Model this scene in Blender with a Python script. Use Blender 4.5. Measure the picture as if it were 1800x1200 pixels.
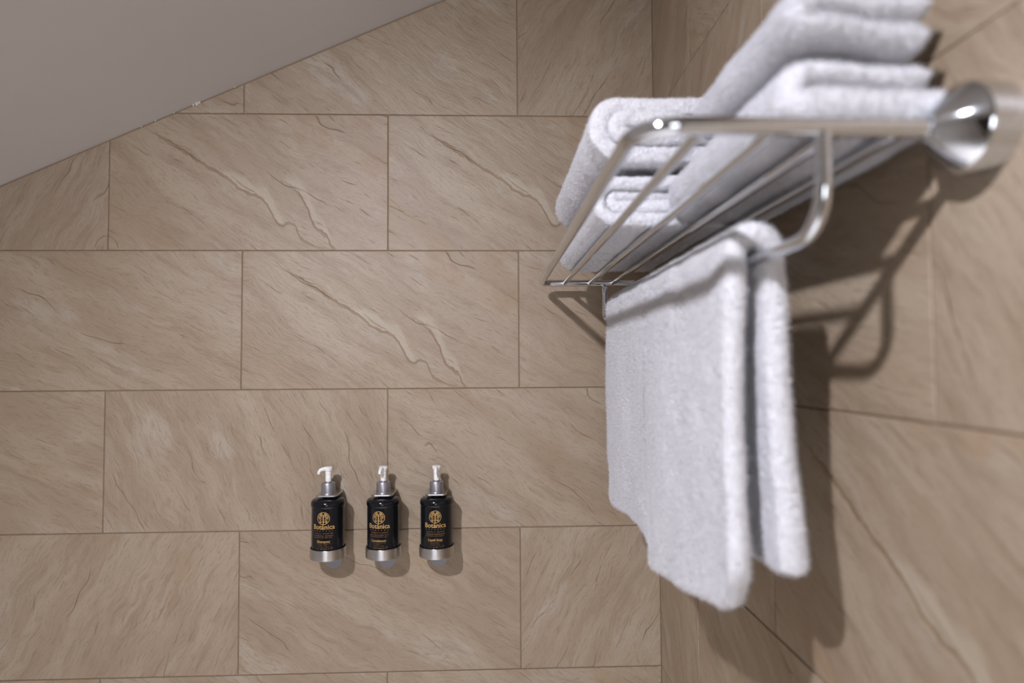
import bpy, bmesh, math, random
import numpy as np
from mathutils import Vector, Matrix

for o in list(bpy.data.objects):
    bpy.data.objects.remove(o, do_unlink=True)
scene = bpy.context.scene
COL = scene.collection

# ------------------------------------------------------------------ camera
FPX = 1073.7
YAW, PITCH, ROLL = 0.03426, 0.03722, -0.00602
CAM = Vector((-0.3683, -1.3440, 1.5519))
cy_, sy_ = math.cos(YAW), math.sin(YAW)
cp_, sp_ = math.cos(PITCH), math.sin(PITCH)
fw = Vector((sy_ * cp_, cy_ * cp_, sp_))
rt = Vector((cy_, -sy_, 0))
up = rt.cross(fw)
c_, s_ = math.cos(ROLL), math.sin(ROLL)
rt2 = rt * c_ + up * s_
up2 = up * c_ - rt * s_
cam_data = bpy.data.cameras.new('camera')
cam = bpy.data.objects.new('camera', cam_data)
COL.objects.link(cam)
M = Matrix((rt2, up2, -fw)).transposed().to_4x4()
M.translation = CAM
cam.matrix_world = M
cam_data.sensor_width = 36.0
cam_data.lens = FPX / 1800.0 * 36.0
cam_data.clip_start = 0.02
cam_data.dof.use_dof = True
cam_data.dof.focus_distance = 1.25
cam_data.dof.aperture_fstop = 2.2
scene.camera = cam

# ------------------------------------------------------------------ world, exposure
world = bpy.data.worlds.new('world')
scene.world = world
world.use_nodes = True
world.node_tree.nodes['Background'].inputs[0].default_value = (0.55, 0.6, 0.7, 1)
world.node_tree.nodes['Background'].inputs[1].default_value = 0.3
vs = scene.view_settings
vs.view_transform = 'Standard'
vs.look = 'None'
vs.gamma = 1.0
vs.use_curve_mapping = False
vs.exposure = 0.22

BULB_POS = Vector((-0.947, -1.708, 2.338))
SPOT_POWER = 108.0
FILL_PANE_STRENGTH = 5.0
spot_data = bpy.data.lights.new('spot_light', 'SPOT')
spot_data.energy = SPOT_POWER
spot_data.color = (0.90, 0.895, 1.0)
spot_data.shadow_soft_size = 0.03
spot_data.spot_size = math.radians(126)
spot_data.spot_blend = 1.0
SPOT_AIM = Vector((0.45, 0.90, -1.10)).normalized()

fill_spot_data = bpy.data.lights.new('spot_light', 'SPOT')      # second can lamp, unseen, added to bounce fill light off the floor
fill_spot_data.energy = 430.0
fill_spot_data.color = (0.93, 0.93, 1.0)
fill_spot_data.shadow_soft_size = 0.03
fill_spot_data.spot_size = math.radians(50)
fill_spot_data.spot_blend = 1.0
FILL_SPOT_POS = Vector((-0.75, -2.20, 2.48))

# ceiling plane  z = CZ0 + CA*x + CB*y
CZ0, CA, CB = 2.5795, 0.4444, -0.135
def ceil_z(x, y):
    return CZ0 + CA * x + CB * y

random.seed(4)
# ------------------------------------------------------------------ helpers
def link(o, parent=None):
    COL.objects.link(o)
    if parent is not None:
        o.parent = parent
    return o

def mesh_obj(name, verts, faces, mat, parent=None, smooth=False):
    me = bpy.data.meshes.new(name)
    me.from_pydata([tuple(v) for v in verts], [], [tuple(f) for f in faces])
    me.update()
    if smooth:
        me.polygons.foreach_set('use_smooth', [True] * len(me.polygons))
    if mat:
        me.materials.append(mat)
    return link(bpy.data.objects.new(name, me), parent)

def bm_obj(name, bm, mat, parent=None, smooth=False):
    me = bpy.data.meshes.new(name)
    bmesh.ops.recalc_face_normals(bm, faces=bm.faces[:])
    bm.to_mesh(me)
    bm.free()
    if smooth:
        me.polygons.foreach_set('use_smooth', [True] * len(me.polygons))
        me.set_sharp_from_angle(angle=math.radians(32))
    if mat:
        me.materials.append(mat)
    return link(bpy.data.objects.new(name, me), parent)

def tag(o, label, cat, group=None):
    o['label'] = label
    o['category'] = cat
    if group:
        o['group'] = group
    return o

def struct(o):
    o['kind'] = 'structure'
    return o

def empty(name, loc):
    o = bpy.data.objects.new(name, None)
    o.empty_display_size = 0.02
    o.location = loc
    return link(o)

def slab(name, pts, thick_dir, mat, parent=None):
    """prism from polygon pts extruded by vector thick_dir"""
    n = len(pts)
    v = [Vector(p) for p in pts] + [Vector(p) + Vector(thick_dir) for p in pts]
    f = [tuple(range(n)), tuple(range(2 * n - 1, n - 1, -1))]
    for i in range(n):
        j = (i + 1) % n
        f.append((i, j, n + j, n + i))
    o = mesh_obj(name, v, f, mat, parent)
    bm = bmesh.new(); bm.from_mesh(o.data)
    bmesh.ops.recalc_face_normals(bm, faces=bm.faces[:]); bm.to_mesh(o.data); bm.free()
    return o

def round_path(pts, rad, seg=8):
    """polyline with rounded corners; rad is one radius or a list (per inner point)"""
    out = [Vector(pts[0])]
    for i in range(1, len(pts) - 1):
        r = rad if not isinstance(rad, (list, tuple)) else rad[i - 1]
        p, a, b = Vector(pts[i]), Vector(pts[i - 1]), Vector(pts[i + 1])
        da, db = (a - p).normalized(), (b - p).normalized()
        ang = da.angle(db)
        d = r / math.tan(ang / 2)
        cen = p + (da + db).normalized() * (r / math.sin(ang / 2))
        s, e = p + da * d - cen, p + db * d - cen
        for k in range(seg + 1):
            th = (math.pi - ang) * k / seg
            out.append(cen + s * math.cos(th) + s.cross(e).cross(s).normalized() * (r * math.sin(th)))
    out.append(Vector(pts[-1]))
    return out

def tube(bm, pts, r, seg=20, cap=True):
    pts = [Vector(p) for p in pts]
    rings = []
    t0 = (pts[1] - pts[0]).normalized()
    nrm = t0.orthogonal().normalized()
    for i, p in enumerate(pts):
        if i == 0: t = (pts[1] - pts[0])
        elif i == len(pts) - 1: t = pts[-1] - pts[-2]
        else: t = (pts[i + 1] - pts[i]).normalized() + (pts[i] - pts[i - 1]).normalized()
        t.normalize()
        nrm = (nrm - t * nrm.dot(t)).normalized()
        bn = t.cross(nrm)
        rr = r[i] if isinstance(r, (list, tuple)) else r
        rings.append([bm.verts.new(p + (nrm * math.cos(a) + bn * math.sin(a)) * rr)
                      for a in [2 * math.pi * k / seg for k in range(seg)]])
    for a, b in zip(rings, rings[1:]):
        for k in range(seg):
            bm.faces.new((a[k], a[(k + 1) % seg], b[(k + 1) % seg], b[k]))
    if cap:
        bm.faces.new(rings[0][::-1]); bm.faces.new(rings[-1])

def lathe(bm, prof, seg=40, axis='z', org=(0, 0, 0)):
    """prof list of (r,h) ; revolve about axis through org"""
    org = Vector(org)
    rings = []
    for r, h in prof:
        ring = []
        if r < 1e-6:
            q = {'z': Vector((0, 0, h)), 'x': Vector((h, 0, 0))}[axis]
            ring = [bm.verts.new(org + q)]
        else:
            for k in range(seg):
                a = 2 * math.pi * k / seg
                c, s = r * math.cos(a), r * math.sin(a)
                q = Vector((c, s, h)) if axis == 'z' else Vector((h, c, s))
                ring.append(bm.verts.new(org + q))
        rings.append(ring)
    for a, b in zip(rings, rings[1:]):
        for k in range(seg):
            k2 = (k + 1) % seg
            if len(a) == 1 and len(b) == 1: continue
            if len(a) == 1: bm.faces.new((a[0], b[k2], b[k]))
            elif len(b) == 1: bm.faces.new((a[k], a[k2], b[0]))
            else: bm.faces.new((a[k], a[k2], b[k2], b[k]))
    return rings

# ------------------------------------------------------------------ numpy noise
def _hash(i, j, k, s):
    h = (i * 374761393 + j * 668265263 + k * 2147483647 + s * 974711) & 0xffffffff
    h = ((h ^ (h >> 13)) * 1274126177) & 0xffffffff
    return ((h ^ (h >> 16)) & 0xffff) / 65535.0

def vnoise(P, scale, seed=0):
    Q = P * scale
    I = np.floor(Q).astype(np.int64)
    F = Q - I
    F = F * F * (3 - 2 * F)
    r = 0
    for a in (0, 1):
        for b in (0, 1):
            for c in (0, 1):
                w = (F[:, 0] if a else 1 - F[:, 0]) * (F[:, 1] if b else 1 - F[:, 1]) * (F[:, 2] if c else 1 - F[:, 2])
                r = r + w * _hash(I[:, 0] + a, I[:, 1] + b, I[:, 2] + c, seed)
    return r - 0.5

# ------------------------------------------------------------------ materials
class NT:
    def __init__(self, name):
        self.mat = bpy.data.materials.new(name)
        self.mat.use_nodes = True
        self.nt = self.mat.node_tree
        self.bsdf = self.nt.nodes['Principled BSDF']
    def n(self, typ, **kw):
        nd = self.nt.nodes.new(typ)
        for k, v in kw.items():
            setattr(nd, k, v)
        return nd
    def l(self, a, b):
        self.nt.links.new(a, b)
    def val(self, sock, v):
        if hasattr(v, 'node'): self.l(v, sock)
        else: sock.default_value = v
    def math(self, op, a, b=0.0, c=0.0, clamp=False):
        nd = self.n('ShaderNodeMath', operation=op, use_clamp=clamp)
        self.val(nd.inputs[0], a); self.val(nd.inputs[1], b); self.val(nd.inputs[2], c)
        return nd.outputs[0]
    def comb(self, x, y, z):
        nd = self.n('ShaderNodeCombineXYZ')
        self.val(nd.inputs[0], x); self.val(nd.inputs[1], y); self.val(nd.inputs[2], z)
        return nd.outputs[0]
    def noise(self, vec, scale, detail=4, rough=0.55, dist=0.0):
        nd = self.n('ShaderNodeTexNoise')
        self.l(vec, nd.inputs['Vector'])
        nd.inputs['Scale'].default_value = scale
        nd.inputs['Detail'].default_value = detail
        nd.inputs['Roughness'].default_value = rough
        nd.inputs['Distortion'].default_value = dist
        return nd.outputs['Fac']
    def ramp(self, fac, lo, hi, smooth=True):
        nd = self.n('ShaderNodeMapRange', interpolation_type='SMOOTHSTEP' if smooth else 'LINEAR')
        self.val(nd.inputs['Value'], fac)
        nd.inputs['From Min'].default_value = lo; nd.inputs['From Max'].default_value = hi
        return nd.outputs['Result']
    def mix(self, fac, a, b):
        nd = self.n('ShaderNodeMix', data_type='RGBA')
        self.val(nd.inputs[0], fac)
        for s, v in ((nd.inputs[6], a), (nd.inputs[7], b)):
            if hasattr(v, 'node'): self.l(v, s)
            else: s.default_value = (*v, 1)
        return nd.outputs[2]
    def attr(self, name):
        nd = self.n('ShaderNodeAttribute', attribute_type='OBJECT', attribute_name=name)
        return nd.outputs['Fac']
    def curve(self, fac, pts):
        nd = self.n('ShaderNodeFloatCurve')
        cm = nd.mapping
        c = cm.curves[0]
        c.points[0].location = pts[0]
        c.points[1].location = pts[-1]
        for p in pts[1:-1]:
            c.points.new(*p)
        for p in c.points:
            p.handle_type = 'AUTO'
        cm.update()
        self.val(nd.inputs['Value'], fac)
        return nd.outputs['Value']
    def bump(self, h, strength, dist):
        nd = self.n('ShaderNodeBump')
        nd.inputs['Strength'].default_value = strength
        nd.inputs['Distance'].default_value = dist
        self.l(h, nd.inputs['Height'])
        return nd

def srgb(r, g, b):
    f = lambda c: (c / 255 / 12.92) if c / 255 < 0.04045 else ((c / 255 + 0.055) / 1.055) ** 2.4
    return (f(r), f(g), f(b))

def stone(r, g, b):
    c = srgb(r, g, b)
    return (c[0] * 0.62, c[1] * 0.59, c[2] * 0.515)

def simple(name, col, rough=0.5, metal=0.0, spec=0.5, coat=0.0):
    m = NT(name)
    m.bsdf.inputs['Base Color'].default_value = (*col, 1)
    m.bsdf.inputs['Roughness'].default_value = rough
    m.bsdf.inputs['Metallic'].default_value = metal
    m.bsdf.inputs['Specular IOR Level'].default_value = spec
    m.bsdf.inputs['Coat Weight'].default_value = coat
    return m

def make_tile_mat():
    m = NT('stone_tile')
    tc = m.n('ShaderNodeTexCoord')
    sep = m.n('ShaderNodeSeparateXYZ'); m.l(tc.outputs['Object'], sep.inputs[0])
    ox, oz = sep.outputs[0], sep.outputs[2]
    ang, seed, vein, flip, tone = m.attr('ang'), m.attr('seed'), m.attr('vein'), m.attr('flip'), m.attr('tone')
    x = m.math('MULTIPLY', ox, flip)
    z = oz
    ca, sa = m.math('COSINE', ang), m.math('SINE', ang)
    base = m.comb(x, z, seed)
    # gentle warping of the bedding direction
    w1 = m.math('MULTIPLY', m.math('SUBTRACT', m.noise(base, 4.5, 2), 0.5), 0.085)
    w2 = m.math('MULTIPLY', m.math('SUBTRACT', m.noise(base, 22, 2), 0.5), 0.010)
    u = m.math('ADD', m.math('MULTIPLY', x, ca), m.math('MULTIPLY', z, sa))
    v0 = m.math('SUBTRACT', m.math('MULTIPLY', z, ca), m.math('MULTIPLY', x, sa))
    v = m.math('ADD', m.math('ADD', v0, w1), w2)
    big = m.noise(m.comb(m.math('MULTIPLY', u, 3.2), m.math('MULTIPLY', v, 13), seed), 1.0, 4, 0.6)
    mid = m.noise(m.comb(m.math('MULTIPLY', u, 8), m.math('MULTIPLY', v, 60), m.math('ADD', seed, 7.3)), 1.0, 4, 0.7)
    fine = m.noise(m.comb(m.math('MULTIPLY', u, 45), m.math('MULTIPLY', v, 260), m.math('ADD', seed, 3.1)), 1.0, 4, 0.7)
    speck = m.noise(base, 300, 3, 0.7)
    patch = m.noise(m.comb(m.math('MULTIPLY', u, 5), m.math('MULTIPLY', v, 11), m.math('ADD', seed, 21.7)), 1.0, 3, 0.55)
    # thin split lines along the bedding, broken up
    def splits(freq, wob, off, w, lo, hi, mu, mv):
        t = m.math('ADD', m.math('MULTIPLY', v0, freq), m.math('MULTIPLY', m.noise(m.comb(m.math('MULTIPLY', u, 5), m.math('MULTIPLY', v0, 9), m.math('ADD', seed, off)), 1.0, 3, 0.5), wob))
        d = m.math('ABSOLUTE', m.math('SUBTRACT', m.math('FRACT', t), 0.5))
        ln = m.math('SUBTRACT', 1.0, m.ramp(d, 0.0, w))
        mk = m.ramp(m.noise(m.comb(m.math('MULTIPLY', u, mu), m.math('MULTIPLY', v0, mv), m.math('ADD', seed, off + 5.5)), 1.0, 2), lo, hi)
        return m.math('MULTIPLY', ln, mk)
    crack = splits(13.0, 1.7, 11.9, 0.022, 0.52, 0.64, 8, 20)
    crack2 = splits(38.0, 2.6, 31.9, 0.07, 0.54, 0.68, 20, 45)
    # the long printed vein of one tile face
    tu = m.math('ADD', m.math('DIVIDE', x, 0.6), 0.5, clamp=True)
    tv = m.math('SUBTRACT', 0.5, m.math('DIVIDE', z, 0.3))      # 0 at the top edge
    jit = m.math('MULTIPLY', m.math('SUBTRACT', m.noise(base, 60, 3), 0.5), 0.05)
    tvj = m.math('ADD', tv, jit)
    c1 = m.curve(tu, [(0, 0.02), (0.17, 0.16), (0.30, 0.33), (0.42, 0.475), (0.47, 0.56), (0.54, 0.62), (0.58, 0.73), (0.615, 0.82), (0.65, 0.80), (0.69, 0.93), (0.8, 1.0), (1, 1.0)])
    wd1 = m.curve(tu, [(0, 0.0), (0.36, 0.0), (0.41, 0.06), (0.47, 0.12), (0.52, 0.10), (0.57, 0.15), (0.61, 0.10), (0.64, 0.0), (1, 0)])
    d1 = m.math('SUBTRACT', c1, tvj)
    on1 = m.math('MULTIPLY', m.ramp(tu, 0.10, 0.22), m.math('SUBTRACT', 1.0, m.ramp(tu, 0.72, 0.80)))
    line1 = m.math('MULTIPLY', m.math('SUBTRACT', 1.0, m.ramp(m.math('ABSOLUTE', d1), 0.004, 0.017)), on1)
    in1 = m.math('MULTIPLY', m.ramp(d1, 0.0, 0.02), m.ramp(m.math('SUBTRACT', wd1, d1), 0.0, 0.05))
    c2 = m.curve(tu, [(0, 0.0), (0.56, 0.30), (0.60, 0.44), (0.68, 0.60), (0.71, 0.70), (0.74, 0.84), (0.78, 0.90), (0.81, 1.0), (1, 1.0)])
    wd2 = m.curve(tu, [(0, 0), (0.58, 0.0), (0.64, 0.10), (0.70, 0.16), (0.76, 0.14), (0.80, 0.05), (0.84, 0.0), (1, 0)])
    d2 = m.math('SUBTRACT', c2, tvj)
    on2 = m.math('MULTIPLY', m.ramp(tu, 0.62, 0.70), m.math('SUBTRACT', 1.0, m.ramp(tu, 0.80, 0.82)))
    line2 = m.math('MULTIPLY', m.math('SUBTRACT', 1.0, m.ramp(m.math('ABSOLUTE', d2), 0.004, 0.022)), on2)
    in2 = m.math('MULTIPLY', m.ramp(d2, 0.0, 0.02), m.ramp(m.math('SUBTRACT', wd2, d2), 0.0, 0.08))
    c3 = m.curve(tu, [(0, 0.0), (0.45, 0.0), (0.55, 0.06), (0.64, 0.16), (0.72, 0.26), (0.85, 0.38), (1, 0.52)])
    d3 = m.math('SUBTRACT', c3, tvj)
    in3 = m.math('MULTIPLY', m.math('MULTIPLY', m.ramp(d3, 0.0, 0.03), m.ramp(m.noise(base, 14, 3), 0.40, 0.66)), m.ramp(tu, 0.45, 0.6))
    vline = m.math('MULTIPLY', m.math('MAXIMUM', line1, line2), vein)
    vlight = m.math('MULTIPLY', m.math('MAXIMUM', in1, in2), vein)
    vtan = m.math('MULTIPLY', in3, vein)
    # colour
    A, B, C, D = stone(203, 188, 173), stone(190, 172, 155), stone(210, 201, 192), stone(150, 127, 105)
    col = m.mix(m.ramp(big, 0.38, 0.64), B, A)
    col = m.mix(m.math('MULTIPLY', m.ramp(patch, 0.55, 0.72), 0.75), col, C)
    col = m.mix(m.math('MULTIPLY', m.ramp(patch, 0.42, 0.27), 0.45), col, stone(190, 164, 138))
    col = m.mix(m.math('MULTIPLY', m.ramp(mid, 0.52, 0.30), 0.55), col, stone(168, 148, 129))
    col = m.mix(m.math('MULTIPLY', m.ramp(fine, 0.50, 0.30), 0.60), col, stone(162, 142, 123))
    col = m.mix(m.math('MULTIPLY', m.ramp(speck, 0.46, 0.28), 0.55), col, stone(160, 139, 119))
    col = m.mix(m.math('MULTIPLY', vlight, 0.6), col, stone(215, 205, 192))
    col = m.mix(m.math('MULTIPLY', vtan, 0.4), col, stone(186, 152, 112))
    col = m.mix(m.math('MULTIPLY', crack, 0.7), col, D)
    col = m.mix(m.math('MULTIPLY', crack2, 0.55), col, D)
    col = m.mix(m.math('MULTIPLY', vline, 0.6), col, stone(152, 122, 88))
    hs = m.n('ShaderNodeHueSaturation')
    m.l(col, hs.inputs['Color']); m.l(tone, hs.inputs['Value'])
    m.l(hs.outputs[0], m.bsdf.inputs['Base Color'])
    rr = m.math('ADD', 0.33, m.math('MULTIPLY', fine, 0.22))
    m.l(rr, m.bsdf.inputs['Roughness'])
    h = m.math('ADD', m.math('MULTIPLY', big, 0.9), m.math('MULTIPLY', mid, 0.55))
    h = m.math('ADD', h, m.math('MULTIPLY', fine, 0.32))
    h = m.math('ADD', h, m.math('MULTIPLY', speck, 0.16))
    h = m.math('SUBTRACT', h, m.math('MULTIPLY', crack, 0.5))
    h = m.math('SUBTRACT', h, m.math('MULTIPLY', crack2, 0.3))
    h = m.math('SUBTRACT', h, m.math('MULTIPLY', vline, 0.30))
    h = m.math('ADD', h, m.math('MULTIPLY', vlight, 0.10))
    b = m.bump(h, 0.8, 0.0026)
    m.l(b.outputs[0], m.bsdf.inputs['Normal'])
    return m.mat

def make_grout():
    m = NT('grout')
    tc = m.n('ShaderNodeTexCoord')
    f = m.noise(tc.outputs['Object'], 90, 3)
    m.l(m.mix(f, stone(158, 136, 114), stone(182, 161, 139)), m.bsdf.inputs['Base Color'])
    m.bsdf.inputs['Roughness'].default_value = 0.85
    return m.mat

def make_paint(name, c1, c2, bump=0.0008):
    m = NT(name)
    tc = m.n('ShaderNodeTexCoord')
    f = m.noise(tc.outputs['Object'], 2.2, 3)
    m.l(m.mix(f, c1, c2), m.bsdf.inputs['Base Color'])
    m.bsdf.inputs['Roughness'].default_value = 0.7
    h = m.noise(tc.outputs['Object'], 38, 4, 0.6)
    m.l(m.bump(h, 0.35, bump).outputs[0], m.bsdf.inputs['Normal'])
    return m.mat

def make_towel_mat():
    m = NT('terry_cotton')
    tc = m.n('ShaderNodeTexCoord')
    n1 = m.noise(tc.outputs['Object'], 330, 3, 0.7)
    n2 = m.noise(tc.outputs['Object'], 110, 3, 0.6)
    n3 = m.noise(tc.outputs['Object'], 9, 2, 0.6)
    col = m.mix(m.ramp(n1, 0.3, 0.65), srgb(206, 206, 210), srgb(229, 229, 232))
    col = m.mix(m.math('MULTIPLY', n3, 0.25), col, srgb(232, 229, 230))
    m.l(col, m.bsdf.inputs['Base Color'])
    m.bsdf.inputs['Roughness'].default_value = 0.95
    m.bsdf.inputs['Specular IOR Level'].default_value = 0.1
    m.bsdf.inputs['Sheen Weight'].default_value = 0.15
    m.bsdf.inputs['Sheen Roughness'].default_value = 0.6
    h = m.math('ADD', n1, m.math('MULTIPLY', n2, 1.2))
    m.l(m.bump(h, 0.9, 0.003).outputs[0], m.bsdf.inputs['Normal'])
    return m.mat

def make_chrome():
    m = NT('chrome')
    tc = m.n('ShaderNodeTexCoord')
    f = m.noise(tc.outputs['Object'], 25, 3)
    m.bsdf.inputs['Base Color'].default_value = (0.70, 0.73, 0.77, 1)
    m.bsdf.inputs['Metallic'].default_value = 1.0
    m.l(m.math('ADD', 0.05, m.math('MULTIPLY', f, 0.05)), m.bsdf.inputs['Roughness'])
    return m.mat

def make_brushed():
    m = NT('brushed_steel')
    tc = m.n('ShaderNodeTexCoord')
    mp = m.n('ShaderNodeMapping'); mp.inputs['Scale'].default_value = (30, 30, 900)
    m.l(tc.outputs['Object'], mp.inputs[0])
    f = m.noise(mp.outputs[0], 1.0, 3)
    m.l(m.mix(f, (0.50, 0.49, 0.48), (0.66, 0.65, 0.64)), m.bsdf.inputs['Base Color'])
    m.bsdf.inputs['Metallic'].default_value = 1.0
    m.bsdf.inputs['Roughness'].default_value = 0.34
    m.bsdf.inputs['Anisotropic'].default_value = 0.85
    m.bsdf.inputs['Anisotropic Rotation'].default_value = 0.25
    tg = m.n('ShaderNodeTangent', direction_type='RADIAL', axis='Z')
    m.l(tg.outputs[0], m.bsdf.inputs['Tangent'])
    return m.mat

def emit(name, col, s):
    m = NT(name)
    m.bsdf.inputs['Base Color'].default_value = (*col, 1)
    m.bsdf.inputs['Emission Color'].default_value = (*col, 1)
    m.bsdf.inputs['Emission Strength'].default_value = s
    return m.mat

MT = make_tile_mat()
MG = make_grout()
M_CEIL = make_paint('ceiling_paint', srgb(202, 196, 192), srgb(192, 186, 181))
M_WALLP = make_paint('wall_paint', srgb(225, 222, 220), srgb(216, 213, 210))
M_FLOOR = make_paint('floor_stone', srgb(232, 229, 226), srgb(222, 219, 216))
M_TOWEL = make_towel_mat()
M_CHROME = make_chrome()
M_STEEL = make_brushed()
M_SATIN = simple('satin_cap', srgb(165, 165, 170), 0.38, 0.85).mat
M_BLACK = simple('black_plastic', (0.007, 0.008, 0.010), 0.14, 0.0, 0.32).mat
M_WHITE = simple('white_plastic', srgb(238, 238, 236), 0.35).mat
M_GOLD = simple('gold_print', srgb(198, 160, 100), 0.45, 0.3).mat
M_GOLDD = simple('dim_gold_print', srgb(128, 92, 56), 0.5, 0.3).mat
M_TONGUE = simple('pale_steel', srgb(150, 149, 154), 0.45, 0.5).mat

# ------------------------------------------------------------------ room shell
XL, YF = -2.05, -2.90
wall_back = struct(slab('wall_back', [(XL, 0.002, 0), (0.002, 0.002, 0), (0.002, 0.002, ceil_z(0.002, 0.002)), (XL, 0.002, ceil_z(XL, 0.002))], (0, 0.12, 0), MG))
wall_right = struct(slab('wall_right', [(0.002, 0.002, 0), (0.002, YF, 0), (0.002, YF, ceil_z(0.002, YF)), (0.002, 0.002, ceil_z(0.002, 0.002))], (0.12, 0, 0), MG))
struct(slab('wall_left', [(XL, 0.002, 0), (XL, YF, 0), (XL, YF, ceil_z(XL, YF)), (XL, 0.002, ceil_z(XL, 0.002))], (-0.12, 0, 0), M_WALLP))
struct(slab('floor', [(XL, 0.002, 0), (0.002, 0.002, 0), (0.002, YF, 0), (XL, YF, 0)], (0, 0, -0.1), M_FLOOR))
ceiling = struct(slab('ceiling', [(XL - .1, 0.1, ceil_z(XL - .1, 0.1)), (0.1, 0.1, ceil_z(0.1, 0.1)), (0.1, YF - .1, ceil_z(0.1, YF - .1)), (XL - .1, YF - .1, ceil_z(XL - .1, YF - .1))], (0, 0, 0.1), M_CEIL))
# wall behind the camera with an opening for the added fill-light pane
WX0, WX1, WZ0, WZ1 = -0.80, -0.15, 0.95, 1.85
def rect_y(x0, x1, z0, z1):
    return [(x0, YF, z0), (x1, YF, z0), (x1, YF, z1), (x0, YF, z1)]
bm = bmesh.new()
def prism_into(bm, pts, d):
    a = [bm.verts.new(p) for p in pts]
    b = [bm.verts.new(Vector(p) + Vector(d)) for p in pts]
    bm.faces.new(a); bm.faces.new(b[::-1])
    for i in range(len(a)):
        j = (i + 1) % len(a)
        bm.faces.new((a[i], a[j], b[j], b[i]))
D = (0, -0.12, 0)
prism_into(bm, [(XL, YF, 0), (WX0, YF, 0), (WX0, YF, ceil_z(WX0, YF)), (XL, YF, ceil_z(XL, YF))], D)
prism_into(bm, [(WX1, YF, 0), (0.002, YF, 0), (0.002, YF, ceil_z(0, YF)), (WX1, YF, ceil_z(WX1, YF))], D)
prism_into(bm, rect_y(WX0, WX1, 0, WZ0), D)
prism_into(bm, [(WX0, YF, WZ1), (WX1, YF, WZ1), (WX1, YF, ceil_z(WX1, YF)), (WX0, YF, ceil_z(WX0, YF))], D)
struct(bm_obj('wall_front', bm, M_WALLP))
bm = bmesh.new()
fr = 0.05
for a in ((WX0, WX1, WZ0, WZ0 + fr), (WX0, WX1, WZ1 - fr, WZ1), (WX0, WX0 + fr, WZ0 + fr, WZ1 - fr), (WX1 - fr, WX1, WZ0 + fr, WZ1 - fr)):
    prism_into(bm, [(x, y - 0.03, z) for x, y, z in rect_y(*a)], (0, -0.05, 0))
fill_win = struct(bm_obj('fill_window_1', bm, M_WHITE))  # frame of an unseen window, added for soft ambient fill
o = slab('fill_glow_pane', [(x, y - 0.06, z) for x, y, z in rect_y(WX0 + fr, WX1 - fr, WZ0 + fr, WZ1 - fr)], (0, -0.006, 0), emit('fill_light_glow', (0.92, 0.95, 1.0), FILL_PANE_STRENGTH), fill_win)  # glowing pane added as a fill light behind the camera

reflect_door = struct(slab('reflect_door_1', [(-1.90, YF + 0.002, 0.004), (-1.10, YF + 0.002, 0.004), (-1.10, YF + 0.002, 2.00), (-1.90, YF + 0.002, 2.00)], (0, 0.035, 0), simple('dark_wood', srgb(58, 44, 36), 0.45).mat))  # unseen door, added to give the chrome dark reflections
bm = bmesh.new()
tube(bm, round_path([(-1.17, YF + 0.037, 1.03), (-1.17, YF + 0.085, 1.03), (-1.29, YF + 0.085, 1.03)], 0.012, 6), 0.008, 14)
bm_obj('door_handle', bm, M_CHROME, reflect_door, True)

# ------------------------------------------------------------------ tiles
TW, TH, J, TT, BV = 0.600, 0.300, 0.0025, 0.002, 0.0008
PXX, PZZ = 0.603, 0.303

def clip_poly(poly, a, b, c):
    """keep a*x+b*z<=c"""
    out = []
    n = len(poly)
    for i in range(n):
        p, q = poly[i], poly[(i + 1) % n]
        dp, dq = a * p[0] + b * p[1] - c, a * q[0] + b * q[1] - c
        if dp <= 0: out.append(p)
        if (dp < 0 < dq) or (dq < 0 < dp):
            t = dp / (dp - dq)
            out.append((p[0] + (q[0] - p[0]) * t, p[1] + (q[1] - p[1]) * t))
    return out

def inset(poly, d):
    n = len(poly); out = []
    for i in range(n):
        p0, p1, p2 = [Vector(poly[k % n]) for k in (i - 1, i, i + 1)]
        e1, e2 = (p1 - p0).normalized(), (p2 - p1).normalized()
        n1, n2 = Vector((-e1.y, e1.x)), Vector((-e2.y, e2.x))
        k = 1 + n1.dot(n2)
        out.append(p1 + (n1 + n2) * (d / max(k, 0.25)))
    return out

_tile_mesh = {}
def tile_mesh(poly):
    key = tuple((round(x, 4), round(z, 4)) for x, z in poly)
    if key in _tile_mesh: return _tile_mesh[key]
    n = len(poly)
    ins = inset(poly, BV)
    v = [(x, TT - 0.0002, z) for x, z in poly] + [(x, BV * 0.7, z) for x, z in poly] + [(q.x, 0, q.y) for q in ins]
    f = []
    for r in (0, 1):
        for i in range(n):
            j = (i + 1) % n
            f.append((r * n + i, r * n + j, (r + 1) * n + j, (r + 1) * n + i))
    f.append(tuple(range(2 * n, 3 * n)))
    me = bpy.data.meshes.new('tile')
    me.from_pydata(v, [], f); me.update(); me.materials.append(MT)
    _tile_mesh[key] = me
    return me

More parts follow.
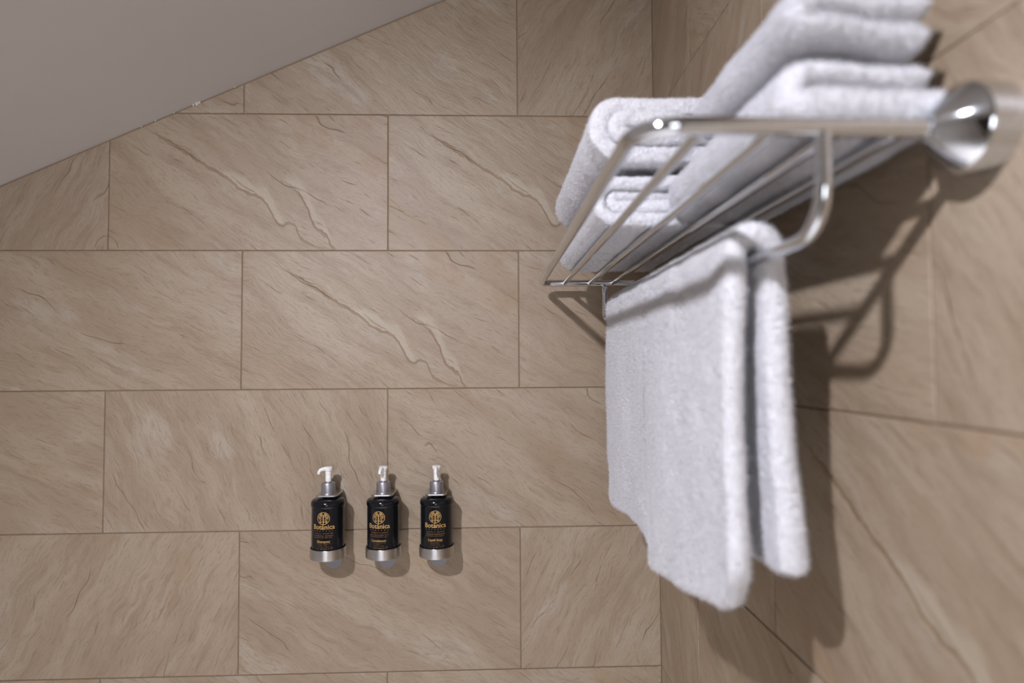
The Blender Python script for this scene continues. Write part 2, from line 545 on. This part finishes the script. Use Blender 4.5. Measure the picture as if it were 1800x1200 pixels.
def add_tile(parent, wall, s0, s1, row, props, full0=None):
    """s runs left to right on the wall as seen from the room; row 0 sits just above z=1.5"""
    z0, z1 = 1.5 + row * PZZ, 1.5 + (row + 1) * PZZ
    cx = (full0 if full0 is not None else s0) + PXX / 2
    cz = (z0 + z1) / 2
    J = 0.0009 if (wall == 'right' and row >= 1) else 0.0025
    JT = 0.0009 if (wall == 'right' and row >= 0) else 0.0025      # joint above
    poly = [(s0 + J / 2 - cx, z0 + J / 2 - cz), (s1 - J / 2 - cx, z0 + J / 2 - cz), (s1 - J / 2 - cx, z1 - JT / 2 - cz), (s0 + J / 2 - cx, z1 - JT / 2 - cz)]
    # keep under the ceiling, above the floor
    if wall == 'back': a, c = -CA, CZ0 + CA * cx - cz - 0.004
    else: a, c = CB, CZ0 - CB * cx - cz - 0.004          # s=-y
    poly = clip_poly(poly, a, 1.0, c)
    if len(poly) >= 3: poly = clip_poly(poly, 0, -1.0, cz - 0.002)
    if len(poly) < 3: return
    o = link(bpy.data.objects.new('tile', tile_mesh(poly)), parent)
    d = random.uniform(-0.0002, 0.0002)
    if wall == 'back': o.location = (cx, d, cz)
    else:
        o.location = (d, -cx, cz); o.rotation_euler = (0, 0, -math.pi / 2)
    for k, val in props.items(): o[k] = float(val)
    return o

R = math.radians
P1 = dict(ang=R(-33), seed=2.0, vein=1, flip=1, tone=1.0)
def P(ang, seed, vein=0, flip=1, tone=1.0):
    return dict(ang=R(ang), seed=seed, vein=vein, flip=flip, tone=tone)
back_special = {
    # (row, index from the corner)
    (2, 0): P(62, 4.2, tone=.97), (2, 1): P(-35, 5.5), (2, 2): P(-33, 9.1),
    (1, 0): P1, (1, 1): P1, (1, 2): P(60, 6.4, tone=.95),
    (0, 0): P(-30, 12.0), (0, 1): P1, (0, 2): P(-27, 14.3), (0, 3): P(-30, 3.3),
    (-1, 0): P(-33, 15.8), (-1, 1): P(-63, 17.2), (-1, 2): P(-22, 19.4),
    (-2, 0): P(62, 21.5), (-2, 1): P(-30, 23.6), (-2, 2): P(61, 25.1),
}
def rand_props():
    return P(random.choice((-33, -30, 61, -62)), random.uniform(30, 90), random.choice((0, 0, 1)), 1, random.uniform(.96, 1.03))
for row in range(-5, 4):
    odd = row % 2
    # right edge of first (corner) tile is the corner
    first = -0.594 if odd else -0.3065
    edges = [0.0, first]
    while edges[-1] > XL: edges.append(edges[-1] - PXX)
    for i in range(len(edges) - 1):
        s1, s0 = edges[i], max(edges[i + 1], XL)
        add_tile(wall_back, 'back', s0, s1, row, back_special.get((row, i), rand_props()), full0=edges[i + 1])
right_special = {
    (0, 0): P(-30, 12.4), (0, 1): P(-18, 33.1, 0), (0, 2): P(-58, 35.2),
    (-1, 0): P(-48, 37.3), (-1, 1): P1, (-1, 2): P(-33, 39.0),
    (-2, 0): P(-66, 40.2), (-2, 1): P(-33, 41.8),
    (1, 0): P(55, 44.4), (1, 1): P(-33, 45.2), (2, 0): P(60, 46.0),
}
for row in range(-5, 5):
    odd = row % 2
    first = 0.5462 if odd else 0.2445
    edges = [first - PXX, first]
    while edges[-1] < -YF: edges.append(edges[-1] + PXX)
    for i in range(len(edges) - 1):
        s0, s1 = max(edges[i], 0.0), min(edges[i + 1], -YF)
        if s1 - s0 < 0.01: continue
        add_tile(wall_right, 'right', s0, s1, row, right_special.get((row, i), rand_props()), full0=edges[i])

# paint crumbs along the ceiling edge, pencil arc on the tiles
bm = bmesh.new()
for x, r in ((-1.012, .0038), (-1.006, .003), (-1.019, .0026), (-1.10, .0018), (-1.13, .002), (-1.06, .0018), (-0.93, .0015)):
    bmesh.ops.create_icosphere(bm, subdivisions=2, radius=r, matrix=Matrix.Translation((x, -0.0005, ceil_z(x, 0) - r * 0.6)) @ Matrix.Diagonal((1, 0.5, 1.3, 1)))
bm_obj('paint_drip', bm, M_CEIL, ceiling, True)
bm = bmesh.new()
pc = Vector((-1.2, -0.0004, 1.806))
tube(bm, [pc + Vector((-0.0245 * math.cos(a), 0, 0.029 * math.sin(a))) for a in np.linspace(0.15, math.pi - 0.1, 20)], 0.0007, 6)
bm_obj('pencil_mark', bm, simple('pencil', srgb(140, 118, 96), 0.8).mat, wall_back)

# ------------------------------------------------------------------ ceiling lamp, added fill lamp
def can_lamp(pos, aim, data, label):
    base = Vector((pos.x, pos.y, ceil_z(pos.x, pos.y)))
    lamp = empty('ceiling_spotlight', base)
    tag(lamp, label, 'lamp', 'ceiling spotlights behind the viewer')
    lq = aim.to_track_quat('-Z', 'Y')
    rel = pos - base
    bm = bmesh.new()
    lathe(bm, [(0, 0.012), (0.030, 0.012), (0.030, -0.004), (0.027, -0.008), (0.008, -0.010), (0.006, -0.020), (0, -0.020)], 32)
    bm_obj('base', bm, M_WHITE, lamp, True)
    bm = bmesh.new()
    lathe(bm, [(0, 0.050), (0.026, 0.050), (0.034, 0.044), (0.036, 0.006), (0.033, 0.006), (0.031, 0.012), (0, 0.014)], 32)
    can = bm_obj('housing', bm, M_WHITE, lamp, True)
    can.location = rel; can.rotation_euler = lq.to_euler()
    sp = bpy.data.objects.new('spot_light', data)
    link(sp, lamp); sp.location = rel; sp.rotation_euler = lq.to_euler()
can_lamp(BULB_POS, SPOT_AIM, spot_data, 'small white can spotlight on the sloped ceiling, aimed at the towel rack')
can_lamp(FILL_SPOT_POS, Vector((0.12, 0.50, -1.0)).normalized(), fill_spot_data, 'unseen fill spotlight added on the sloped ceiling, aimed down at the floor')

# ------------------------------------------------------------------ towel rack
ZR, YN, YFAR, XO = 1.7242, -0.9105, -0.050, -0.2615
ZB, XB = 1.647, -0.125
rack = empty('towel_rack', (0, (YN + YFAR) / 2, ZR))
tag(rack, 'chrome wall rack with shelf bars and a towel rail below', 'towel rack')
ry = (YN + YFAR) / 2
def rl(p): return (p[0], p[1] - ry, p[2] - ZR)
bm = bmesh.new()
tube(bm, round_path([rl((-0.012, YN, ZR)), rl((XO, YN, ZR)), rl((XO, YFAR, ZR)), rl((-0.012, YFAR, ZR))], [0.034, 0.022], 12), 0.0068, 24)
bm_obj('frame', bm, M_CHROME, rack, True)
bar_me = None
for x in (-0.2115, -0.1575, -0.109, -0.0595):
    if bar_me is None:
        bm = bmesh.new()
        tube(bm, [(0, YN + 0.003 - ry, 0), (0, YFAR - 0.003 - ry, 0)], 0.0051, 16)
        ob = bm_obj('bar', bm, M_CHROME, rack, True); bar_me = ob.data
    else:
        ob = link(bpy.data.objects.new('bar', bar_me), rack)
    ob.location = (x, 0, 0)
bm = bmesh.new()
tube(bm, round_path([rl((XB, YN, ZR)), rl((XB, YN, ZB)), rl((XB, YFAR, ZB)), rl((XB, YFAR, ZR))], [0.036, 0.022], 12), 0.0060, 20)
bm_obj('towel_rail', bm, M_CHROME, rack, True)
fl_me = None
for y in (YN, YFAR):
    if fl_me is None:
        bm = bmesh.new()
        lathe(bm, [(0, 0.001), (0.0335, 0.001), (0.0335, -0.020), (0.0330, -0.0225), (0.0316, -0.0248), (0.0105, -0.0462), (0.0092, -0.0470), (0.0068, -0.0472), (0, -0.0472)], 56, 'x')
        ob = bm_obj('wall_flange', bm, M_CHROME, rack, True); fl_me = ob.data
    else:
        ob = link(bpy.data.objects.new('wall_flange', fl_me), rack)
    ob.location = (0, y - ry, 0)

# ------------------------------------------------------------------ towels
def resample(pts, step):
    pts = np.array(pts, float)
    d = np.r_[0, np.cumsum(np.linalg.norm(np.diff(pts, axis=0), axis=1))]
    n = max(8, int(d[-1] / step))
    s = np.linspace(0, d[-1], n)
    return np.stack([np.interp(s, d, pts[:, k]) for k in range(pts.shape[1])], 1), s

def ribbon(name, path, y0, y1, step=0.0025, rim=0.009, end_rim=0.012, deform=None, dy=None, amp=1.0, seed=1, parent=None, pile=90000):
    """path rows: x, z, half thickness.  A thick cloth sheet extruded along y with rounded rims."""
    Pp, s = resample(path, step)
    n = len(Pp)
    xz, hh = Pp[:, :2], Pp[:, 2]
    t = np.gradient(xz, axis=0); t /= np.linalg.norm(t, axis=1)[:, None]
    nr = np.stack([-t[:, 1], t[:, 0]], 1)
    de = np.minimum(s, s[-1] - s)
    ee = np.sqrt(np.clip(1 - (np.clip(end_rim - de, 0, end_rim) / end_rim) ** 2, 0.01, 1))
    L = abs(y1 - y0)
    ang = np.linspace(0, math.pi / 2, 6)[:-1]
    mids = np.linspace(rim, L - rim, max(4, int(L / step)))
    yy = np.r_[rim * (1 - np.cos(ang)), mids, L - rim * (1 - np.cos(ang[::-1]))]
    kk = np.r_[np.sin(ang), np.ones(len(mids)), np.sin(ang[::-1])]
    kk = np.clip(kk, 0.06, 1)
    V = []
    for y, k in zip(yy, kk):
        h = (hh * ee * k)[:, None]
        a, b = xz + nr * h, xz - nr * h
        loop = np.r_[a, b[::-1]]
        f = y / L
        Y = np.full(2 * n, y0 + (y1 - y0) * f)
        if dy is not None:
            off = dy(s / s[-1])             # start-end shift, end-end shift
            o2 = off[0] * (1 - f) + off[1] * f
            Y = Y + np.r_[o2, o2[::-1]]
        V.append(np.stack([loop[:, 0], Y, loop[:, 1]], 1))
    m_, w = len(V), 2 * n
    V = np.concatenate(V)
    if deform is not None: V = deform(V)
    idx = np.arange(m_ * w).reshape(m_, w)
    A = idx[:-1, :]; B = idx[1:, :]
    F = np.stack([A, np.roll(A, -1, 1), np.roll(B, -1, 1), B], -1).reshape(-1, 4)
    caps = []
    for r, flip in ((idx[0], False), (idx[-1], True)):
        for i in range(n - 1):
            q = (r[i], r[i + 1], r[w - 2 - i], r[w - 1 - i])
            caps.append(q if not flip else q[::-1])
    F = np.concatenate([F, np.array(caps)])
    me = bpy.data.meshes.new(name)
    me.from_pydata(V.tolist(), [], F.tolist()); me.update()
    bmx = bmesh.new(); bmx.from_mesh(me); bmesh.ops.recalc_face_normals(bmx, faces=bmx.faces[:]); bmx.to_mesh(me); bmx.free()
    N = np.empty(len(V) * 3); me.vertices.foreach_get('normal', N); N = N.reshape(-1, 3)
    rng = np.random.default_rng(seed)
    d = vnoise(V, 26, seed) * 0.0036 + vnoise(V, 210, seed + 2) * 0.0011 + (rng.random(len(V)) - 0.5) * 0.0009
    V = V + N * (d * amp)[:, None]
    me.vertices.foreach_set('co', V.ravel())
    me.polygons.foreach_set('use_smooth', [True] * len(me.polygons))
    me.materials.append(M_TOWEL); me.update()
    ob = link(bpy.data.objects.new(name, me), parent)
    md = ob.modifiers.new('pile', 'PARTICLE_SYSTEM')
    ps = md.particle_system.settings
    ps.type = 'HAIR'
    ps.count = pile
    ps.hair_length = 0.0034
    ps.hair_step = 2
    ps.use_advanced_hair = True
    ps.factor_random = 0.00045
    ps.normal_factor = 0.00075
    ps.brownian_factor = 0.00015
    ps.length_random = 0.6
    ps.root_radius = 1.0; ps.tip_radius = 0.5; ps.radius_scale = 0.00030
    ps.render_step = 2; ps.display_step = 1
    ps.use_modifier_stack = False
    ps.material = 1
    md.particle_system.seed = seed
    return ob

def arc(cx, cz, r, a0, a1, n=14, h=0.01, rx=None):
    rx = rx or r
    return [(cx + rx * math.cos(a), cz + r * math.sin(a), h) for a in np.linspace(math.radians(a0), math.radians(a1), n)]

# --- hanging towel over the rail
hp = []
hL, hR = 0.0105, 0.0155
hp += [(XB - 0.0165, 1.298, hL), (XB - 0.0165, 1.40, hL), (XB - 0.0175, 1.60, hL)]
hp += [(XB + 0.0165 * math.cos(a) - 0.0015, ZB + 0.006 + 0.0165 * math.sin(a), hL + (hR - hL) * k / 13 * 0.4) for k, a in enumerate(np.linspace(math.pi, 0.1, 14))]
hp += [(XB + 0.0195, 1.60, 0.0115), (XB + 0.020, 1.50, 0.0125), (XB + 0.020, 1.40, 0.0135), (XB + 0.020, 1.348, hR - 0.002)]
def sst(x, a, b):
    t = np.clip((x - a) / (b - a), 0, 1); return t * t * (3 - 2 * t)
def hang_def(V):
    x, y, z = V[:, 0].copy(), V[:, 1].copy(), V[:, 2].copy()
    left = x < XB - 0.002
    low = np.clip((1.64 - z) / 0.34, 0, 1)
    # left flap: step between the near and the far half, soft waves
    step = sst(y, -0.36, -0.56)
    wav = (0.006 * np.sin((y + 0.78) * 21 + 0.6) + 0.007 * np.exp(-((y + 0.50 - 0.16 * (1 - low)) / 0.035) ** 2)) * low + 0.0018 * np.sin(y * 47 + z * 9) * low
    x = np.where(left, x - 0.007 * step * low ** 0.7 + wav, x)
    hem = np.interp(y, [-0.80, -0.785, -0.765, -0.74, -0.64, -0.55, -0.50, -0.475, -0.455, -0.43, -0.34, -0.21, -0.195], [0.075, 0.050, 0.026, 0.014, 0.000, -0.012, -0.020, -0.018, 0.000, 0.006, 0.006, 0.004, 0.02])
    z = np.where(left, z + hem * low ** 2.5, z)
    # rounded lower corners
    rc = 0.030
    near = np.clip((-0.795 + rc - y) / rc, 0, 1)
    z = np.where(left, z, z + near ** 2 * 0.014 * low ** 6)
    far = np.clip((y - (-0.20 - rc)) / rc, 0, 1)
    z = z + far ** 2 * 0.012 * low ** 6
    # right flap leans towards the wall near the bottom and stands a little out
    rgt = x > XB + 0.002
    x = np.where(rgt & ~left, x + 0.010 * low + 0.003 * np.sin(y * 30) * low, x)
    z = np.where(rgt & ~left, z + 0.012 * low ** 3, z)
    y = y + 0.006 * np.sin(z * 17 + 1) * (y < -0.5)
    y = y + np.where(y > -0.5, 0.008 * np.sin(z * 14), 0)
    return np.stack([x, y, z], 1)
tw = ribbon('bath_towel', hp, -0.795, -0.198, pile=240000, deform=hang_def, seed=3, rim=0.010, end_rim=0.010)
tag(tw, 'white terry towel draped over the rail below the chrome shelf', 'towel')

# --- two flat rolled towels at the far end of the shelf
def flat_roll(xl, xr, z0, z1, th, turns=2.6):
    """spiral cross-section, outermost wrap first; th = sheet thickness"""
    h = (z1 - z0) / 2; cz = (z0 + z1) / 2
    pts = []
    hr = th / 2 * 1.06
    r_out = h - th / 2
    steps = 220
    for i in range(steps):
        t = 1.62 * i / (steps - 1)
        r = max(r_out - th * t, th * 0.36)
        a = math.radians(-90) - t * 2 * math.pi        # start at bottom, run left, over the top, inwards
        c = math.cos(a)
        cx = xl + h + 0.0015 * t if c < 0 else xr - h - 0.012 * t
        pts.append((cx + r * c, cz + r * math.sin(a), hr))
    return pts
SH = ZR + 0.0051
r1 = ribbon('rolled_towel', flat_roll(-0.240, -0.020, SH + 0.0022, SH + 0.0745, 0.0165), -0.566, -0.165, rim=0.006, end_rim=0.006, seed=11,
            dy=lambda s: (0.012 * np.sin(s * 9) * s, 0.01 * s), amp=1.0)
tag(r1, 'white towel rolled flat at the far shelf end, under another roll', 'towel', 'rolled towels on the shelf')
r2 = ribbon('rolled_towel', flat_roll(-0.247, -0.020, SH + 0.0775, SH + 0.171, 0.0215), -0.590, -0.185, rim=0.006, end_rim=0.006, seed=23,
            dy=lambda s: (0.010 * np.sin(s * 7) * s, 0.01 * s), amp=1.0)
tag(r2, 'white towel rolled flat lying on top of another roll', 'towel', 'rolled towels on the shelf')

# --- two folded towels at the near end
def u_fold(xl, xr0, xr1, z0, t0, t1, gap=0.001):
    h0, h1 = t0 / 2, t1 / 2
    zl, zu = z0 + h0, z0 + t0 + gap + h1
    rr = (zu - zl) / 2
    pts = [(xr0, zl, h0), (xr0 - 0.03, zl, h0), (xl + h0 + rr, zl, h0)]
    for a in np.linspace(-90, -270, 14)[1:-1]:
        k = (a + 90) / -180
        pts.append((xl + h0 + rr + rr * math.cos(math.radians(a)), (zl + zu) / 2 + rr * math.sin(math.radians(a)), h0 + (h1 - h0) * k))
    pts += [(xl + h0 + rr, zu, h1), (xr1 - 0.03, zu + 0.002, h1), (xr1, zu + 0.004, h1)]
    return pts
def droop(V):
    V = V.copy()
    V[:, 2] += 0.004 * np.sin(V[:, 0] * 40) * np.clip((V[:, 2] - SH) / 0.05, 0, 1)
    return V
f1 = ribbon('folded_towel', u_fold(-0.146, -0.012, -0.026, SH + 0.0022, 0.032, 0.022), -0.897, -0.572, rim=0.019, end_rim=0.010, seed=31, deform=droop,
            dy=lambda s: (-0.004 + 0.012 * (s > .5), 0 * s))
tag(f1, 'white folded towel lying on the near shelf bars, lower of two', 'towel', 'folded towels on the shelf')
f2 = ribbon('folded_towel', u_fold(-0.142, -0.032, -0.024, SH + 0.0655, 0.024, 0.024), -0.895, -0.668, rim=0.019, end_rim=0.010, seed=47, deform=droop,
            dy=lambda s: (-0.003 + 0.010 * (s > .5), 0 * s))
tag(f2, 'white folded towel on top of the near towel stack', 'towel', 'folded towels on the shelf')

# ------------------------------------------------------------------ soap dispensers
def text_mesh(body, size, cx, cz):
    cu = bpy.data.curves.new('t', 'FONT')
    cu.body = body; cu.size = size; cu.align_x = 'CENTER'; cu.align_y = 'CENTER'
    cu.resolution_u = 3; cu.offset = size * 0.014
    ob = bpy.data.objects.new('t', cu); COL.objects.link(ob)
    bpy.context.view_layer.update()
    me = bpy.data.meshes.new_from_object(ob.evaluated_get(bpy.context.evaluated_depsgraph_get()))
    vs_ = [(v.co.x + cx, v.co.y + cz) for v in me.vertices]
    fs = [tuple(p.vertices) for p in me.polygons]
    bpy.data.objects.remove(ob); bpy.data.curves.remove(cu); bpy.data.meshes.remove(me)
    return vs_, fs

BR = 0.0332
def wrap(name, vs2, fs, mat, parent, r=BR + 0.0002):
    v = [(r * math.sin(x / r), -r * math.cos(x / r), z) for x, z in vs2]
    return mesh_obj(name, v, fs, mat, parent)

class Flat:
    def __init__(self): self.v, self.f = [], []
    def add(self, vs_, fs):
        b = len(self.v); self.v += vs_; self.f += [tuple(i + b for i in f) for f in fs]
    def rect(self, x0, x1, z0, z1):
        n = max(1, int((x1 - x0) / 0.004))
        for i in range(n):
            a, b = x0 + (x1 - x0) * i / n, x0 + (x1 - x0) * (i + 1) / n
            self.add([(a, z0), (b, z0), (b, z1), (a, z1)], [(0, 1, 2, 3)])
    def stroke(self, p, q, w):
        p, q = Vector(p), Vector(q); d = (q - p).normalized(); n = Vector((-d.y, d.x)) * w / 2
        self.add([tuple(p - n), tuple(q - n), tuple(q + n), tuple(p + n)], [(0, 1, 2, 3)])
    def ring(self, cx, cz, r0, r1, n=40):
        vs_ = []; fs = []
        for k in range(n):
            a = 2 * math.pi * k / n
            vs_ += [(cx + r0 * math.cos(a), cz + r0 * math.sin(a)), (cx + r1 * math.cos(a), cz + r1 * math.sin(a))]
            j = (k + 1) % n
            fs.append((2 * k, 2 * k + 1, 2 * j + 1, 2 * j))
        self.add(vs_, fs)

def fine_print(fl, x0, x1, z, h, rnd, gap=0.35):
    """unreadable small print: rows of tiny strokes"""
    x = x0
    while x < x1:
        w = h * rnd.uniform(0.35, 0.7)
        if rnd.random() > 0.14:
            hh = h * rnd.uniform(0.75, 1.0)
            fl.rect(x, min(x + w, x1), z - h / 2, z - h / 2 + hh)
        x += w + h * gap

def dispenser(x, rot, product, psize, nozzle, blabel, hlabel):
    zb = 1.1595
    ybot = -0.049
    # ---- wall holder
    hd = empty('bottle_holder', (x, 0, 1.116))
    tag(hd, hlabel, 'holder', 'wall holders of the soap bottles')
    H0 = 1.116
    # wall plate with rounded foot
    w = 0.0185
    zt = 1.2835 - H0
    pts = [(w, zt), (-w, zt)] + [(w * math.cos(a), w + w * math.sin(a)) for a in np.linspace(math.pi, 2 * math.pi, 16)]
    slab('wall_plate', [(a, -0.0005, b) for a, b in pts], (0, -0.0025, 0), M_TONGUE, hd)
    # neck plate: hole for the bottle neck
    bm = bmesh.new()
    n = 48; hole = 0.0118; top = []; bot = []
    for k in range(n):
        a = 2 * math.pi * k / n
        c, s = math.cos(a), math.sin(a)
        # outline: half width 0.0215, back at wall, front curved
        tx = 0.0213 / abs(c) if abs(c) > 1e-6 else 9
        ty = (0.0455 / s) if s > 1e-6 else (0.0195 / -s if s < -1e-6 else 9)
        R_ = min(tx, ty)
        if s < 0: R_ = min(R_, 0.0262)
        for lst, zz in ((top, 0.0012), (bot, -0.0012)):
            lst.append((bm.verts.new((hole * c, ybot + hole * s, zt + zz)), bm.verts.new((R_ * c, ybot + R_ * s, zt + zz))))
    for k in range(n):
        j = (k + 1) % n
        bm.faces.new((top[k][0], top[k][1], top[j][1], top[j][0]))
        bm.faces.new((bot[j][0], bot[j][1], bot[k][1], bot[k][0]))
        bm.faces.new((top[k][1], bot[k][1], bot[j][1], top[j][1]))
        bm.faces.new((top[j][0], bot[j][0], bot[k][0], top[k][0]))
    bm_obj('neck_plate', bm, M_STEEL, hd)
    # ring that carries the bottle
    bm = bmesh.new()
    z0, z1 = zb - 0.004 - H0, zb + 0.0175 - H0
    rings = lathe(bm, [(0, z0), (0.0345, z0), (0.0360, z0 + 0.001), (0.0362, z0 + 0.002), (0.0362, z1 - 0.0005), (0.0358, z1), (0.0350, z1), (0.0346, z1 - 0.0005), (0.0346, z0 + 0.0022), (0, z0 + 0.0022)], 56, 'z', (0, 0, 0))
    bm_obj('ring', bm, M_STEEL, hd, True).location = (0, ybot, 0)
    bm = bmesh.new()
    prism_into(bm, [(-0.011, -0.003, z0 + 0.002), (0.011, -0.003, z0 + 0.002), (0.011, -0.003, z1 - 0.002), (-0.011, -0.003, z1 - 0.002)], (0, ybot + 0.0362 + 0.0025, 0))
    bm_obj('ring_arm', bm, M_STEEL, hd)
    # ---- bottle
    b = empty('soap_bottle', (x, ybot, zb))
    tag(b, blabel, 'bottle', 'soap bottles on the tiled wall')
    bm = bmesh.new()
    lathe(bm, [(0, 0), (0.028, 0), (0.0315, 0.0012), (0.0328, 0.004), (BR, 0.007), (BR, 0.1005), (0.0334, 0.1018), (0.0343, 0.1030), (0.0347, 0.1055), (0.0346, 0.1085), (0.0336, 0.1122), (0.0312, 0.1150), (0.0270, 0.1168), (0.0215, 0.1178), (0.0175, 0.1183), (0.0138, 0.1186), (0.0110, 0.1190), (0.0110, 0.127), (0, 0.127)], 56)
    bm_obj('body', bm, M_BLACK, b, True)
    zc = 1.2835 + 0.0013 - zb
    bm = bmesh.new()
    lathe(bm, [(0.0, zc), (0.0150, zc), (0.0152, zc + 0.001), (0.0150, zc + 0.0025), (0.0146, zc + 0.003), (0.0144, zc + 0.0215), (0.0136, zc + 0.0232), (0.0105, zc + 0.0238), (0.0070, zc + 0.0238), (0.0070, zc + 0.026), (0, zc + 0.026)], 40)
    cap = bm_obj('cap', bm, M_SATIN, b, True)
    bm = bmesh.new()
    zs = zc + 0.026
    lathe(bm, [(0, zs), (0.0058, zs), (0.0058, zs + 0.012), (0.0052, zs + 0.013), (0.0062, zs + 0.014), (0.0062, zs + 0.020), (0.0078, zs + 0.0225), (0.0088, zs + 0.0255), (0.0090, zs + 0.0285), (0.0080, zs + 0.0298), (0, zs + 0.030)], 28)
    ph = bm_obj('pump_head', bm, M_WHITE, b, True)
    bm = bmesh.new()
    na = math.radians(nozzle)
    dx, dy = math.sin(na), -math.cos(na)
    pp = [(dx * q, dy * q, zs + hgt) for q, hgt in ((0.002, 0.0262), (0.010, 0.0262), (0.0165, 0.0248), (0.0195, 0.0215), (0.0205, 0.0165))]
    tube(bm, pp, [0.0045, 0.0042, 0.0036, 0.0032, 0.0028], 14)
    bm_obj('nozzle', bm, M_WHITE, ph, True)
    # ---- print
    rnd = random.Random(int(abs(x) * 1e4))
    lr = math.radians(rot)
    off = lr * BR
    g = Flat()      # emblem: a tree inside a ring
    ex, ez, er = off, 0.0825, 0.0128
    g.ring(ex, ez, er - 0.0010, er)
    g.rect(ex - 0.0007, ex + 0.0007, ez - er, ez + er * 0.55)
    for s in (-1, 1):
        for k, (h0, ln, an) in enumerate(((-0.5, 0.9, 38), (-0.2, 0.95, 30), (0.05, 0.8, 42), (0.3, 0.62, 50), (-0.62, 0.62, 8))):
            p = Vector((ex, ez + er * h0)); a = math.radians(an)
            q = p + Vector((s * math.cos(a), math.sin(a))) * er * ln
            v = q - Vector((ex, ez))
            if v.length > er * .93: q = Vector((ex, ez)) + v.normalized() * er * .93
            g.stroke(p, q, 0.0008)
            for m_ in (0.45, 0.75):
                mm = p.lerp(q, m_)
                for da in (48, -42):
                    e2 = mm + Vector((s * math.cos(a + math.radians(da)), math.sin(a + math.radians(da)))) * er * 0.27
                    v = e2 - Vector((ex, ez))
                    if v.length > er * .93: e2 = Vector((ex, ez)) + v.normalized() * er * .93
                    if (e2 - mm).length > 0.0006: g.stroke(mm, e2, 0.0008)
    wrap('emblem', g.v, g.f, M_GOLD, b)
    g = Flat()
    vs_, fs = text_mesh('Botánica', 0.0134, off, 0.0648); g.add(vs_, fs)
    wrap('brand_lettering', g.v, g.f, M_GOLD, b)
    vs_, fs = text_mesh(product, psize, off, 0.0358)
    wrap('product_lettering', vs_, fs, M_GOLD, b)
    g = Flat()
    for k in range(7): g.rect(off - 0.020 + k * 0.0063, off - 0.0185 + k * 0.0063, 0.0563, 0.0583)
    fine_print(g, off - 0.018, off + 0.020, 0.0522, 0.0017, rnd)
    fine_print(g, off - 0.0205, off + 0.0205, 0.0477, 0.0021, rnd)
    fine_print(g, off - 0.0205, off + 0.0185, 0.0440, 0.0016, rnd)
    g.rect(off - 0.015, off + 0.015, 0.0315, 0.0319)
    fine_print(g, off - 0.010, off + 0.008, 0.0292, 0.0014, rnd)
    fine_print(g, off - 0.011, off + 0.011, 0.0257, 0.0013, rnd)
    g.ring(off + 0.0165, 0.0225, 0.0013, 0.0019, 16)
    fine_print(g, off - 0.013, off + 0.012, 0.0215, 0.0020, rnd)
    wrap('fine_print', g.v, g.f, M_GOLDD, b)

dispenser(-0.7085, -2, 'Shampoo', 0.0072, -58, 'black shampoo bottle with gold print, leftmost of the three', 'steel wall bracket holding the leftmost black bottle')
dispenser(-0.5945, -7, 'Conditioner', 0.0064, -12, 'black conditioner bottle with gold print, middle of the three', 'steel wall bracket holding the middle black bottle')
dispenser(-0.4840, 0, 'Liquid Soap', 0.0066, 0, 'black liquid soap bottle with gold print, nearest the towels', 'steel wall bracket holding the black bottle nearest the towels')
